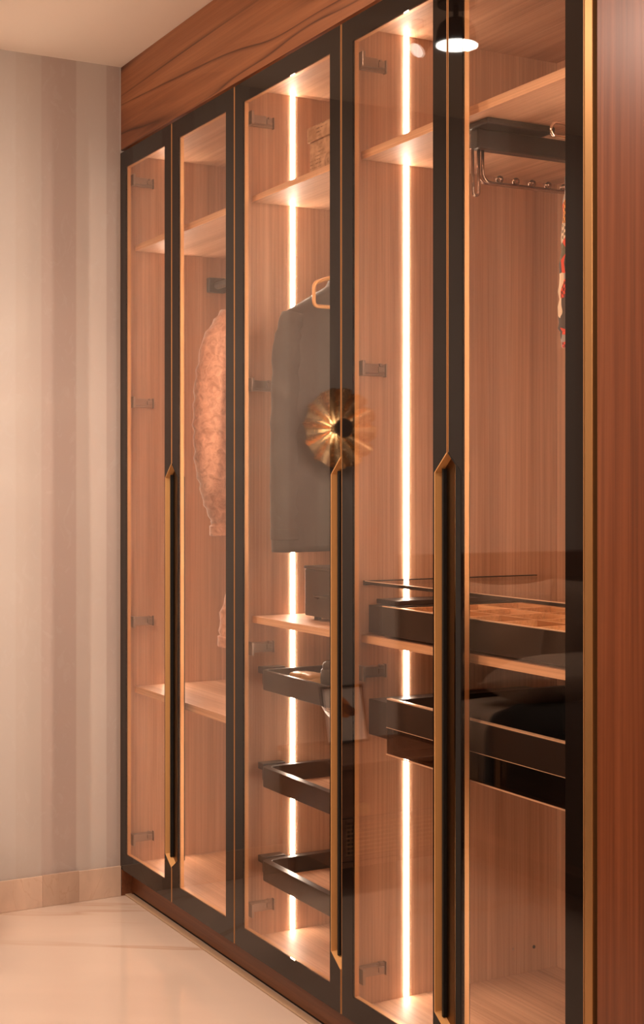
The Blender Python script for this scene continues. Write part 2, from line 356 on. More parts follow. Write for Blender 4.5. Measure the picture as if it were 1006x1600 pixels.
# ------------------------------------------------------------------ the room
H = 2.70; XR = 5.6; YB = -4.2
tag(M().box(-.12, XR + .12, YB - .12, .78, -.1, 0).build('floor', floor_mat), kind='structure')
tag(M().box(-.12, XR + .12, YB - .12, .78, H, H + .1).build('ceiling', ceil_mat), kind='structure')
tag(M().box(-.12, 0, YB - .12, .78, 0, H).build('wall_left', wall_bands), kind='structure')
tag(M().box(0, XR, YB - .12, YB, 0, H).build('wall_back', wall_plain), kind='structure')
tag(M().box(XR, XR + .12, YB - .12, .78, 0, H).build('wall_right', wall_plain), kind='structure')
tag(M().box(0, XR, .66, .78, 0, H).build('wall_front', wall_plain), kind='structure')
sk = M().box(0, .008, YB, -.0005, 0, .093).build('baseboard_left', base_a); tag(sk, kind='structure')
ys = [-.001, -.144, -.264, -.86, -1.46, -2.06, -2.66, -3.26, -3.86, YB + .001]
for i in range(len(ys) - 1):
    M().box(.008, .016, ys[i + 1] + .0002, ys[i] - .0002, 0.0005, (.0975, .1, .0985)[i % 3]).build('marble_tile', base_b if i in (1, 4, 7) else base_a, sk, .0006)  # some tiles darker in tone, one below a darker wall band
for nm, d in (('baseboard_back', (.02, XR, YB, YB + .016, 0, .1)), ('baseboard_right', (XR - .016, XR, YB, .02, 0, .1))):
    tag(M().box(*d).build(nm, base_a, None, .0012), kind='structure')
# walnut panelling that carries on to the right of the wardrobe
pn = M().box(2.3965, 3.35, .004, .03, 0.0, H).build('panelling', wood_panel)
tag(pn, 'tall reddish walnut veneer panel at the right edge, beside the gold strip', 'panel')
tag(M().box(2.366 + .001, 2.389, -.001, .028, 0.0, H - .002).build('edge_strip', gold_trim, None, .001),
    'narrow upright gold metal strip between the last glass door and walnut panel', 'trim')
tag(M().box(2.3895, 2.3955, .012, .03, 0.0, H - .002).build('shadow_gap', black_matte), 'thin black upright groove between gold strip and walnut panel', 'trim')
tag(M().box(3.35, XR, .012, .12, 0, H).build('wall_front', wall_plain), kind='structure')
fa = M().box(.0005, 2.366, .004, .64, 2.4285, H - .001).build('fascia_board', wood_fascia, None)
tag(fa, 'long walnut fascia board with dark veins above the glass doors', 'fascia')
kb = thing('plinth', (1.18, .04, 0), 'low walnut plinth board along the floor under the wardrobe doors', 'plinth')
M().box(.0165, 2.364, .036, .056, .010, .0855).build('board', wood_kick, kb)
M().box(.0165, 2.364, .042, .056, .0005, .0095).build('base_gap', black_matte, kb)
M().box(.0008, .016, .001, .056, .0005, .0862).build('end_panel', wood_kick, kb, .001)
M().box(.0165, 2.364, .012, .033, .0005, .005).build('floor_strip', seal_beige, kb, .001)

# ------------------------------------------------------------------ wardrobe
ZB, ZT = .087, 2.4175      # door bottom, door top
DF = .0                    # door front plane
CF = .0235                 # carcass front
CB = .622                  # inside back
ZF = .105                  # inside floor
ZC = 2.410                 # inside ceiling
ST = .057                  # frame width
NZ = (1.400, 1.358, .222, .190)   # handle recess heights
NW = .047

def cabinet(name, x0, x1, label):
    r = thing(name, ((x0 + x1) / 2, .3, 0), label, 'wardrobe')
    e = .0004
    box('side_panel', wood_in_z, r, (x0 + e, x0 + .018, CF, CB, ZB + .0, ZC + .017))
    box('side_panel', wood_in_z, r, (x1 - .018, x1 - e, CF, CB, ZB + .0, ZC + .017))
    box('back_panel', wood_in_z, r, (x0 + e, x1 - e, CB, CB + .012, ZB, ZC + .017))
    box('top_panel', wood_in_x, r, (x0 + .018, x1 - .018, CF, CB, ZC, ZC + .017))
    box('bottom_panel', wood_in_x, r, (x0 + .018, x1 - .018, CF, CB, ZB, ZF))
    return r
def shelf(r, x0, x1, z0, z1):
    sh = box('shelf', wood_in_x, r, (x0 + .0185, x1 - .0185, .0462, CB - .001, z0, z1), .0006)
    tag(box('lit_edge', wood_edge, sh, (x0 + .0185, x1 - .0185, .0450, .0461, z0, z1)), 'front edge lightened for room light')
    return sh
def led_strip(r, x, segs, s=1):
    """upright light bar on a side panel (right-hand ones unseen, added to light the interior), one length between shelves"""
    o = None
    for z0, z1 in segs:
        a = M().box(*sorted((x + s * .0002, x + s * .0022)),   .1630, .1750, z0 + .001, z1 - .001).build('light_bar', led, r, .0006)
        tag(a, 'glowing white light bar')
def door(r, x0, x1, handle, hinge_side, hinge_x):
    """black glass border with its pane, metal profile, finger-pull handle and hinges as sub-parts"""
    x0 += .0022; x1 -= .0022
    zi0, zi1 = ZB + ST, ZT - .054
    xi0, xi1 = x0 + ST - .004, x1 - ST + .004
    zt, zs, zs2, zb = NZ
    def notch(poly_side, inset=0.0):
        if poly_side == 'R': return [(x1, zt), (x1 - NW + inset, zs), (x1 - NW + inset, zs2), (x1, zb)]
        return [(x0, zb), (x0 + NW - inset, zs2), (x0 + NW - inset, zs), (x0, zt)]
    def frame(mb, ya, yb):
        if handle == 'R': right = [(xi1, ZB), (x1, ZB)] + notch('R')[::-1] + [(x1, ZT), (xi1, ZT)]
        else: right = [(xi1, ZB), (x1, ZB), (x1, ZT), (xi1, ZT)]
        if handle == 'L': left = [(x0, ZB), (xi0, ZB), (xi0, ZT), (x0, ZT)] + notch('L')[::-1]
        else: left = [(x0, ZB), (xi0, ZB), (xi0, ZT), (x0, ZT)]
        mb.prism(left, ya, yb); mb.prism(right, ya, yb)
        mb.box(xi0, xi1, ya, yb, ZB, zi0); mb.box(xi0, xi1, ya, yb, zi1, ZT)
        return mb
    E_ = .0016
    X0, X1 = x0, x1
    x0, x1 = X0 + E_, X1 - E_
    d = frame(M(), DF, DF + .005).build('door', black_glass, r)
    x0, x1 = X0, X1
    box('glass_pane', door_glass, d, (xi0 + .0002, xi1 - .0002, DF + .0006, DF + .0046, zi0 + .0002, zi1 - .0002))
    pm = frame(M(), DF + .0052, DF + .0165)
    for side, a, b in (('L', x0, x0 + E_ - .0001), ('R', x1 - E_ + .0001, x1)):
        for za, zb_ in ([(ZB, zb), (zt, ZT)] if handle == side else [(ZB, ZT)]): pm.box(a, b, DF, DF + .0051, za, zb_)
    pm.build('frame_profile', gold, d)
    # finger pull: gold lining on the cut, dark flange behind it
    if handle:
        P = notch(handle); Q = notch(handle, .0022)
        if handle == 'R': Q = [(x1, zt - .003)] + Q[1:3] + [(x1, zb + .003)]
        else: Q = [(x0, zb + .003)] + Q[1:3] + [(x0, zt - .003)]
        h = M()
        for i in range(3): h.prism([P[i], P[i + 1], Q[i + 1], Q[i]], DF - .0006, DF + .0222)
        ho = h.build('handle', gold_handle if handle == 'R' else black_matte, d); tag(ho, 'long gold finger pull' if handle == 'R' else 'long black finger pull')
        M().prism(Q, DF + .0185, DF + .0215).build('handle_backing', gold_dark if handle == 'R' else black_matte, d)
        if handle == 'R': M().box(x1 - NW * .72, x1 - NW * .60, DF + .010, DF + .0184, zs2 - .008, zs + .008).build('handle_backing', black_matte, d)
    # concealed hinges: cup arm on the door, plate on the side panel
    for z in (2.325, 1.605, .893, .187):
        hm = M(); s = hinge_side; X = hinge_x
        hm.box(*sorted((X, X + s * .008)), .034, .104, z - .0145, z + .0135); hm.box(*sorted((X, X + s * .014)), .1042, .1075, z - .0165, z + .0155)
        hm.box(*sorted((X + s * .010, X + s * .022)), .024, .078, z - .009, z + .013)
        hm.box(*sorted((X + s * .012, X + s * .018)), .082, .098, z - .006, z + .007)
        hm.cyl((X, .092, z + .012), (X + s * .0125, .092, z + .012), .004, 10)
        hm.box(*sorted((X + s * .006, X + s * .045)), .0224, .030, z - .018, z + .018)
        hm.build('hinge', dark_metal, d, .0012)
    return d

XA, XB, XC, XD = .002, .880, 1.472, 2.366
# --- left cabinet
ca = cabinet('left_wardrobe', XA, XB, 'far left wardrobe cabinet with two glass doors and the peach jackets inside')
shelf(ca, XA, XB, 2.100, 2.119); shelf(ca, XA, XB, .660, .681)
led_strip(ca, XA + .018, [(ZF, .660), (.681, 2.100), (2.119, ZC)]); led_strip(ca, XB - .018, [(ZF, .660), (.681, 2.100), (2.119, ZC)], -1)  # second call: added bars on the unseen right panel
door(ca, XA, .438, 'R', 1, XA + .018); door(ca, .438, XB, 'L', -1, XB - .018)
M().cyl((XA + .0185, .33, 2.005), (XB - .0185, .33, 2.005), .0125, 16).build('hanging_rail', black_metal, ca, 0, 'auto')
for xx, s in ((XA + .018, 1), (XB - .018, -1)):
    M().box(*sorted((xx, xx + s * .022)), .299, .362, 1.982, 2.031).build('rail_bracket', black_metal, ca, .003)
# --- middle cabinet
cb = cabinet('middle_wardrobe', XB, XC, 'middle wardrobe cabinet with one wide glass door and the dark suit inside')
shelf(cb, XB, XC, 2.105, 2.121); shelf(cb, XB, XC, .960, .978)
led_strip(cb, XB + .018, [(ZF, .960), (.978, 2.105), (2.121, ZC)]); led_strip(cb, XC - .018, [(ZF, .960), (.978, 2.105), (2.121, ZC)], -1)  # right-panel bars are out of sight, added to light the left panel
door(cb, XB, XC, 'R', 1, XB + .018)
M().cyl((XB + .0185, .33, 2.005), (XC - .0185, .33, 2.005), .0125, 16).build('hanging_rail', black_metal, cb, 0, 'auto')
for xx, s in ((XB + .018, 1), (XC - .018, -1)):
    M().box(*sorted((xx, xx + s * .022)), .299, .362, 1.982, 2.031).build('rail_bracket', black_metal, cb, .003)
def rounded(x0, x1, y0, y1, r, n=6):
    pts = []
    for cx, cy, a in ((x1 - r, y0 + r, -90), (x1 - r, y1 - r, 0), (x0 + r, y1 - r, 90), (x0 + r, y0 + r, 180)):
        for k in range(n + 1):
            t = math.radians(a + 90 * k / n); pts.append((cx + r * math.cos(t), cy + r * math.sin(t)))
    return pts
def tray(r, x0, x1, z0, z1, floor_mat_, rim=.022):
    o = rounded(x0, x1, .05, .52, .030); i_ = rounded(x0 + rim, x1 - rim, .05 + rim, .52 - rim, .014)
    n = len(o); m = M()
    vs = [(x, y, z0) for x, y in o] + [(x, y, z1) for x, y in o] + [(x, y, z1) for x, y in i_] + [(x, y, z0) for x, y in i_]
    fs = []
    for k in range(n):
        q = (k + 1) % n
        for a, b in ((0, 1), (1, 2), (2, 3), (3, 0)): fs.append((a * n + k, a * n + q, b * n + q, b * n + k))
    m.add(vs, fs); t = m.build('tray', black_metal, r, .0015, 'auto')
    tag(t, None)
    M().prism_z(i_, z0 + .003, z0 + .008).build('tray_base', floor_mat_, t)
    for xa, xb in ((XB + .0185, x0 - .0005), (x1 + .0005, XC - .0185)):
        M().box(xa, xb, .075, .5, z0 + .006, z1 - .008).build('slide', black_metal, t, .002)
        M().box(xa, xb, .062, .13, z1 - .014, z1 + .004).build('slide', black_metal, t, .002)
    return t
tray(cb, XB + .052, XC - .052, .783, .836, black_matte, .012)
tray(cb, XB + .052, XC - .052, .522, .575, wood_in_x)
tray(cb, XB + .052, XC - .052, .270, .322, wood_in_x)
# white perforated basket under the upper tray
bm_ = M(); rr = []
for j in range(9):
    a = (PI / 2) * j / 8.5; z = .779 - .085 * math.sin(a); k_ = math.cos(a)
    rr.append([(1.27 + .195 * k_ * math.cos(t), .25 + .165 * k_ * math.sin(t), z) for t in [2 * PI * q / 40 for q in range(40)]])
bm_.rings(rr); bo = bm_.build('perforated_basket', perf, cb, 0, True); tag(bo, 'white perforated basket')
# --- right cabinet
cc = cabinet('right_wardrobe', XC, XD, 'nearest wardrobe cabinet with two glass doors, jewellery drawer and pull-out rail')
shelf(cc, XC, XD, 2.100, 2.119); shelf(cc, XC, XD, .962, .980)
led_strip(cc, XC + .018, [(ZF, .962), (.980, 2.100), (2.119, ZC)]); led_strip(cc, XD - .018, [(ZF, .55), (.980, 2.100), (2.119, ZC)], -1)  # right-panel bars unseen and added, lowest one shortened to dim the bottom
door(cc, XC, 1.922, 'R', 1, XC + .018); door(cc, 1.922, XD, 'L', -1, XD - .018)
box('glass_shelf', clear_glass, cc, (XC + .0312, XD - .0312, .0502, .6205, 1.1015, 1.1065))
box('shelf_edge', black_metal, cc, (XC + .0312, XD - .0312, .046, .0498, 1.0995, 1.1062)); box('shelf_edge', gold_pale, cc, (XC + .0312, XD - .0312, .046, .0498, 1.1064, 1.1076))
for xx in (XC + .0185, XD - .0305):
    box('shelf_bracket', black_metal, cc, (xx, xx + .012, .049, .55, 1.097, 1.1075))
# jewellery drawer with wooden compartments, dividers painted lighter for their lit tops
dx0, dx1, dy0, dy1 = XC + .105, XD - .105, .05, .56
dz0, dz1 = .987, 1.0515
m = M(); m.box(dx0, dx1, dy0, dy0 + .008, dz0, dz1).box(dx0, dx1, dy1 - .012, dy1, dz0, dz1).box(dx0, dx0 + .012, dy0 + .008, dy1 - .012, dz0, dz1).box(dx1 - .012, dx1, dy0 + .008, dy1 - .012, dz0, dz1)
m.box(dx0 + .012, dx1 - .012, dy0 + .008, dy1 - .012, dz0, dz0 + .006)
jd = m.build('drawer', dark_box_in, cc, .001); tag(jd, 'shallow black jewellery drawer with wooden compartments')
ix0, ix1, iy0, iy1 = dx0 + .016, dx1 - .016, dy0 + .014, dy1 - .016
box('compartment_floor', velvet_base, jd, (ix0, ix1, iy0, iy1, dz0 + .007, dz0 + .012))  # darker cloth colour stands in for shade down between the dividers
for k in range(6):
    x = ix0 + (ix1 - ix0 - .009) * k / 5
    box('divider', wood_divider, jd, (x, x + .009, iy0, iy1, dz0 + .0122, dz1 - .003), .0006)
for k in range(5):
    y = iy0 + (iy1 - iy0 - .009) * k / 4
    for q in range(5):
        xa = ix0 + (ix1 - ix0 - .009) * q / 5 + .0092; xb = ix0 + (ix1 - ix0 - .009) * (q + 1) / 5 - .0002
        box('divider', wood_divider, jd, (xa, xb, y, y + .009, dz0 + .0122, dz1 - .0035))
M().box(dx0, dx1, dy0 - .0008, dy0 + .004, dz1 + .0002, dz1 + .0022).build('edge_strip', gold_pale, jd)
for xa, xb in ((XC + .0185, dx0 - .001), (dx1 + .001, XD - .0185)):
    M().box(xa, xb, .064, .52, dz0 - .002, dz1 - .002).build('slide', black_metal, jd, .002)
    M().box(xa, xb, .085, .54, dz1 + .0, dz1 + .012).build('slide', black_metal, jd, .002)
# lower smoked-glass drawer
ex0, ex1, ez0, ez1 = XC + .125, XD - .105, .714, .840
m = M(); m.box(ex0, ex0 + .014, .058, .56, ez0, ez1).box(ex1 - .014, ex1, .058, .56, ez0, ez1).box(ex0 + .014, ex1 - .014, .546, .56, ez0, ez1).box(ex0 + .014, ex1 - .014, .058, .546, ez0, ez0 + .008)
m.box(ex0, ex1, .049, .058, .777, ez1)
gd = m.build('drawer', dark_box_in, cc, .001); tag(gd, 'deep black drawer with a smoked glass front strip')
box('drawer_front', smoke_glass, gd, (ex0 + .001, ex1 - .001, .0495, .0555, ez0 + .003, .7755))
for z, t_ in ((ez0 + .0012, .0028), (.7768, .0009)):
    M().box(ex0, ex1, .0475, .0488, z - t_ / 2, z + t_ / 2).build('edge_strip', gold_pale, gd)
M().box(ex0, ex1, .05, .062, ez1 + .0003, ez1 + .003).build('edge_strip', gold_pale, gd)
for xa, xb in ((XC + .0185, ex0 - .001), (ex1 + .001, XD - .0185)):
    M().box(xa, xb, .064, .52, ez0 + .03, ez1 - .012).build('slide', black_metal, gd, .002)
# pull-out trouser rail under the top shelf
pr = M().box(1.885, 1.915, .082, .57, 2.043, 2.0855).build('pull_out_rail', black_metal, cc, .004); tag(pr, 'dark pull-out hanging rail with ball pegs')
M().box(1.835, 1.955, .078, .255, 2.0858, 2.0995).build('mounting_plate', black_metal, pr, .004)
M().box(1.869, 1.8848, .09, .55, 2.05, 2.0845).build('slide', chrome_dark, pr, .002)
def arc(c, r, a0, a1, n, f): return [f(c[0] + r * math.cos(a0 + (a1 - a0) * k / n), c[1] + r * math.sin(a0 + (a1 - a0) * k / n)) for k in range(n + 1)]
yz = lambda X: (lambda y, z: (X, y, z))
path = [(1.9, .104, 2.045)] + arc((.126, 1.998), .022, PI, 1.5 * PI, 6, yz(1.9)) + [(1.9, .52, 1.978), (1.9, .53, 2.04)]
M().tube(path, .0035, 10).build('wire_rail', chrome_dark, pr, 0, True)
M().tube([(p[0] - .012, p[1] - .004, p[2]) for p in path], .0025, 8).build('wire_rail', chrome_dark, pr, 0, True)
for k in range(8):
    M().sphere((1.9, .148 + .043 * k, 1.9855), .0085, 8).build('ball_peg', chrome_dark, pr, 0, True)
lp = [(1.9, .078, 2.043)] + arc((.0865, 1.953), .0075, PI, 2 * PI, 8, yz(1.9)) + [(1.9, .094, 2.043)]
M().tube(lp, .0032, 10).build('pull_loop', chrome_dark, pr, 0, True)
# short rail at the right for the shirt, fixing screws on the left panel
M().cyl((2.03, .36, 2.078), (XD - .0185, .36, 2.078), .0125, 16).build('hanging_rail', black_metal, cc, 0, 'auto')
box('rail_bracket', black_metal, cc, (2.02, 2.04, .335, .385, 2.012, 2.0995), .003)
M().cyl((XC + .0175, .549, .166), (XC + .0186, .549, .166), .0045, 14).build('cable_hole', black_matte, cc)
M().cyl((XC + .0175, .484, .170), (XC + .0195, .484, .170), .003, 10).build('screw', dark_metal, cc)

# ------------------------------------------------------------------ clothes and boxes
def garment(name, X, yc, prof, mat, label, cat, sleeve, collar=True, depth=1.0, folds=.006, seed=1, group=None):
    """hanging garment in the plane X: body from (z, half width, half depth), a sleeve path on each side"""
    rnd = random.Random(seed); zt = prof[0][0]; zb = prof[-1][0]
    t = thing(name, (X, yc, zb), label, cat, group)
    rings = []; N = 44; ph = [rnd.uniform(0, 6) for _ in range(4)]
    lv = []
    for i in range(len(prof) - 1):
        a, b = prof[i], prof[i + 1]; k = 5
        for q in range(k): f = q / k; lv.append(tuple(a[j] * (1 - f) + b[j] * f for j in range(3)))
    lv.append(prof[-1])
    for z, hw, hd in lv:
        g = (zt - z) / (zt - zb); ring = []
        for k in range(N):
            a = 2 * PI * k / N; cy, sx = math.cos(a), math.sin(a)
            y = hw * math.copysign(abs(cy) ** .75, cy); x = hd * math.copysign(abs(sx) ** .8, sx)
            x += folds * g * (math.sin(38 * y + ph[0] + 3 * z) + .6 * math.sin(71 * y + ph[1] - 2 * z))
            ring.append((X + x, yc + y, z + .004 * math.sin(9 * y + ph[2]) * g))
        rings.append(ring)
    M().rings(rings).build('body', mat, t, 0, True)
    for s in (1, -1):
        pts = [(X + p[0], yc + s * p[1], p[2]) for p in sleeve]; rad = [p[3] for p in sleeve]
        # resample for wrinkles
        P = []; R = []
        for i in range(len(pts) - 1):
            for q in range(6):
                f = q / 6; P.append(tuple(pts[i][j] * (1 - f) + pts[i + 1][j] * f for j in range(3)))
                R.append((rad[i] * (1 - f) + rad[i + 1] * f) * (1 + .05 * math.sin(2.4 * (i * 6 + q) + s + ph[3])))
        P.append(pts[-1]); R.append(rad[-1])
        M().tube(P, R, 18, False, 1.0).build('sleeve', mat, t, 0, True)
        c0, c1 = Vector(P[-2]), Vector(P[-1]); dn = (c1 - c0).normalized()
        M().tube([c1 - dn * .03, c1 + dn * .002], [R[-1] * 1.06, R[-1] * 1.06], 18).build('cuff', mat, t, .003, 'auto')
    if collar:
        z0 = prof[0][0]; cr = []
        for dz, sc in ((-.03, 1.0), (.0, .95), (.025, .9), (.028, .8), (0, .8)):
            cr.append([(X + .055 * sc * math.sin(2 * PI * k / 24), yc + .07 * sc * math.cos(2 * PI * k / 24), z0 + dz) for k in range(24)])
        M().rings(cr).build('collar', mat, t, 0, True)
    return t
# profile: (z, half width, half depth)
def prof(z_neck, z_sh, w_sh, z_hem, w_hem, d=.05): return [(z_neck, .055, .045), (z_neck - .03, .1, d * .9), (z_sh, w_sh * .92, d), (z_sh - .1, w_sh, d * 1.1), ((z_sh + z_hem) / 2, (w_sh + w_hem) / 2, d * 1.15), (z_hem, w_hem, d * 1.2)]
garment('jacket', .42, .335, prof(1.905, 1.84, .15, 1.20, .155), peach_plush,
        'peach plush jacket hanging behind the second glass door, its whole sleeve showing', 'jacket',
        [(0, .115, 1.845, .055), (0, .165, 1.76, .062), (.0, .178, 1.64, .070), (.0, .178, 1.52, .074), (.0, .176, 1.40, .070), (.0, .160, 1.30, .062), (0, .142, 1.23, .052), (0, .142, 1.182, .053)], seed=3)
garment('jacket', .60, .345, prof(1.905, 1.83, .13, 1.02, .14), peach_plush,
        'longer peach plush coat behind, only the low cuff showing beside the frame', 'jacket',
        [(0, .10, 1.84, .05), (0, .135, 1.72, .055), (0, .145, 1.5, .055), (0, .155, 1.25, .055), (0, .160, 1.06, .056), (0, .197, .95, .058), (0, .199, .862, .060)], seed=5)
garment('suit_jacket', 1.02, .325, [(1.93, .06, .04), (1.90, .10, .04), (1.872, .115, .042), (1.80, .235, .05), (1.72, .262, .055), (1.55, .275, .06), (1.43, .282, .06), (1.25, .282, .06), (1.16, .278, .06)], suit_wool,
        'dark charcoal suit jacket hanging in the middle cabinet behind gold hanger', 'jacket',
        [(.0, .215, 1.79, .035), (.0, .233, 1.70, .042), (.0, .236, 1.5, .044), (.0, .238, 1.3, .043), (.0, .236, 1.19, .042)], folds=.003, seed=9)
garment('shirt', 2.12, .36, prof(2.0, 1.955, .16, 1.62, .165, .03), shirt_print,
        'red, orange and cream patterned shirt peeping out beside the right door frame', 'shirt',
        [(0, .160, 2.005, .035), (0, .164, 1.9, .04), (0, .172, 1.75, .042), (0, .175, 1.66, .042), (0, .168, 1.615, .038)], collar=False, folds=.003, seed=4)

def hanger(X, yc, zr, half, zlow, mat, label, r=.005, drop=.055, rise=1.9, hy=.33, hook=True):
    """hook over the rail, sloping arms with rounded ends and a cross bar, in the plane X"""
    t = thing('clothes_hanger', (X, yc, zlow), label, 'hanger')
    zt = zlow + drop * rise
    L = []
    L += arc((yc - half + .018, zlow + drop - .018), .018, PI / 2 + .45, PI, 6, yz(X))
    L += arc((yc - half + .012, zlow + .012), .012, PI, 1.5 * PI, 5, yz(X))
    Rr = [(X, 2 * yc - p[1], p[2]) for p in L][::-1]
    loop = L + Rr + [(X, yc + .02, zt), (X, yc - .02, zt)]
    M().tube(loop, r, 10, True).build('arms', mat, t, 0, True)
    hk = [(X, yc, zt - .002), (X, hy, max(zr - .03, zt + .001)), (X, hy - .0165, zr - .010)]
    hk += [(X, hy + .0165 * math.cos(a), zr + .0165 * math.sin(a)) for a in [PI - k * PI / 8 for k in range(9)]] + [(X, hy + .0155, zr - .008)]
    if hook: M().tube(hk, r * .7, 8).build('hook', mat, t, 0, True)
    return t
gh = hanger(1.095, .335, 2.005, .205, 1.805, gold, 'gold metal hanger in front of the dark suit jacket', .0052, .066)
hanger(2.12, .36, 2.078, .245, 2.028, chrome, 'chrome wire hanger whose rounded end shows above the patterned shirt', .003, .028, 1.0, .36)
hanger(.42, .335, 2.005, .12, 1.80, black_metal, 'black hanger holding the peach plush jacket with the whole sleeve', .004, .05)
hanger(.60, .345, 2.005, .10, 1.80, black_metal, 'black hanger holding the longer peach plush coat', .004, .05)
hanger(1.02, .325, 2.005, .12, 1.80, black_metal, 'black hanger inside the dark charcoal suit jacket', .004, .05)

kbx = thing('storage_box', (1.06, .13, 2.1212), 'kraft paper box with lid and printed postmarks on the top shelf', 'box')
M().box(1.042, 1.36, .146, .40, 2.1214, 2.245).build('box_body', kraft, kbx, .002)
M().box(1.037, 1.365, .140, .406, 2.2452, 2.285).build('lid', kraft, kbx, .002)
cs = thing('case', (1.2, .26, .978), 'small black boxy case standing on the shelf under the suit jacket', 'case')
M().box(1.052, 1.34, .125, .39, .9885, 1.112).build('case_body', leather_black, cs, .004)
M().box(1.050, 1.342, .123, .392, 1.1124, 1.1205).build('lid', leather_black, cs, .003)
for x in (1.08, 1.31):
    for y in (.15, .365): M().cyl((x, y, .9785), (x, y, .9884), .010, 14).build('foot', black_metal, cs, 0, 'auto')
M().tube([(1.13, .124, 1.04), (1.13, .112, 1.046), (1.26, .112, 1.046), (1.26, .124, 1.04)], .004, 8).build('handle', black_metal, cs, 0, True)

def pouch(name, c, sz, rz, mat, label, cat):
    """soft folded pouch: a flattened body with a flap"""
    t = thing(name, (c[0], c[1], c[2] - sz[2]), label, cat)
    R = Matrix.Rotation(rz, 3, 'Z')
    def blob(s, off, pw):
        rr = []; n = 10
        for j in range(1, n):
            a = PI * j / n; ring = []
            for k in range(24):
                b = 2 * PI * k / 24
                f = lambda q: math.copysign(abs(q) ** pw, q)
                p = R @ Vector((s[0] * f(math.sin(a)) * f(math.cos(b)) + off[0], s[1] * f(math.sin(a)) * f(math.sin(b)) + off[1], -s[2] * f(math.cos(a)) + off[2]))
                ring.append((c[0] + p.x, c[1] + p.y, c[2] + p.z))
            rr.append(ring)
        return M().rings(rr)
    blob(sz, (0, 0, 0), .62).build('pouch_body', mat, t, 0, True)
    blob((sz[0] * .8, sz[1] * .55, sz[2] * .4), (sz[0] * .05, -sz[1] * .4, sz[2] * .72), .6).build('flap', mat, t, 0, True)
    return t
pouch('pouch', (1.00, .15, .811), (.035, .045, .0195), .5, tan_leather, 'smaller tan leather pouch at the left corner of the top black tray', 'pouch')
pouch('pouch', (1.093, .145, .814), (.048, .045, .0225), -.2, tan_leather, 'larger tan leather pouch in the middle of the top black tray', 'pouch')
pouch('pouch', (1.20, .16, .835), (.050, .055, .0435), .2, leather_black, 'plump black leather pouch in the top tray beside the tan ones', 'pouch')

# ------------------------------------------------------------------ the bedroom seen in the glass
# pleated sconce on the banded wall
sc = thing('wall_lamp', (0, -.80, 1.537), 'pleated gold disc wall lamp with a round black centre cap', 'lamp')
N = 13; m = M(); rr = []
for rad in (.018, .05, .095, .143):
    ring = []
    for k in range(N * 6):
        a = 2 * PI * k / (N * 6) + .1; ph_ = (k % 6) / 6
        h = (0, .75, .95, 1.0, .95, .75)[k % 6]; cs_ = 1 - .03 * (1 - h)
        ring.append((.012 + .014 * (rad / .143) ** 1.5 + .036 * (rad / .143) * (h - .35), -.80 + rad * cs_ * math.cos(a), 1.537 + rad * cs_ * math.sin(a)))
    rr.append(ring)
back = [[(p[0] - .0018, p[1], p[2]) for p in r_] for r_ in rr[::-1]]
m.rings(rr + back, False, True); m.build('pleated_disc', brass, sc)
M().cyl((.0, -.80, 1.537), (.030, -.80, 1.537), .011, 24).build('stem', brass, sc, 0, 'auto')
M().cyl((.062, -.80, 1.537), (.078, -.80, 1.537), .034, 40).build('cap', black_metal, sc, .003, 'auto')
M().cyl((.0600, -.80, 1.537), (.0618, -.80, 1.537), .027, 40).build('bulb_ring', emit('sconce_bulb', (1, .78, .52), 14), sc, 0, 'auto')
for k in range(3):
    a = 2 * PI * k / 3; M().cyl((.02, -.80 + .024 * math.cos(a), 1.537 + .024 * math.sin(a)), (.0625, -.80 + .030 * math.cos(a), 1.537 + .030 * math.sin(a)), .002, 8).build('cap_pin', brass, sc, 0, True)

def spot_fixture(loc, dirv, r, ln, lens, label, dome=True):
    """ceiling base, bracket, tilted head with its lens"""
    t = thing('ceiling_spotlight', (loc[0], loc[1], H), label, 'spotlight')
    d = Vector(dirv).normalized(); c = Vector(loc)
    M().cyl((loc[0], loc[1], H - .001), (loc[0], loc[1], H - .018), r * .9, 28).build('base', black_metal, t, 0, 'auto')
    M().tube([(loc[0], loc[1], H - .018), tuple(c - d * ln * .2)], .008, 10).build('bracket', black_metal, t, 0, True)
    a, b = c - d * ln, c
    prof_ = [(0, .28), (.08, .55), (.25, .8), (.5, .93), (.9, 1.0), (1.0, 1.0)] if dome else [(0, .9), (.06, 1), (1, 1)]
    M().tube([tuple(a + d * ln * q) for q, _ in prof_], [r * s for _, s in prof_], 32).build('head', black_metal, t, 0, 'auto')
    M().cyl(tuple(b + d * .0004), tuple(b + d * .004), r * .95, 32).build('lens', lens, t, 0, 'auto')
    return t
spot_fixture((1.063, -.60, 2.572), (0, 0, -1), .058, .075, lens_bright, 'black domed ceiling spotlight with the bright wide lens')
spot_fixture((.855, -.60, 2.614), (0, .714, -.70), .025, .062, lens_dim, 'small tilted black ceiling spotlight with a pale lens')

# bed
bed = thing('bed', (1.0, -2.1, 0), 'double bed with a dark wooden headboard and beige bedding', 'bed')
BY0, BY1 = -3.05, -1.20
M().box(.002, .05, BY0 - .05, BY1 + .14, .0, 1.087).build('headboard', headboard_cloth, bed, .004)
M().box(.0505, .066, BY0 - .05, BY1 + .14, .985, 1.087).build('headboard_rail', wood_head, bed, .004)
M().box(.052, 2.08, BY0 + .01, BY1 - .01, .095, .30).build('bed_base', velvet_base, bed, .015)
M().box(.16, 2.0, BY0 + .09, BY1 - .09, .0, .094).build('bed_plinth', black_matte, bed)
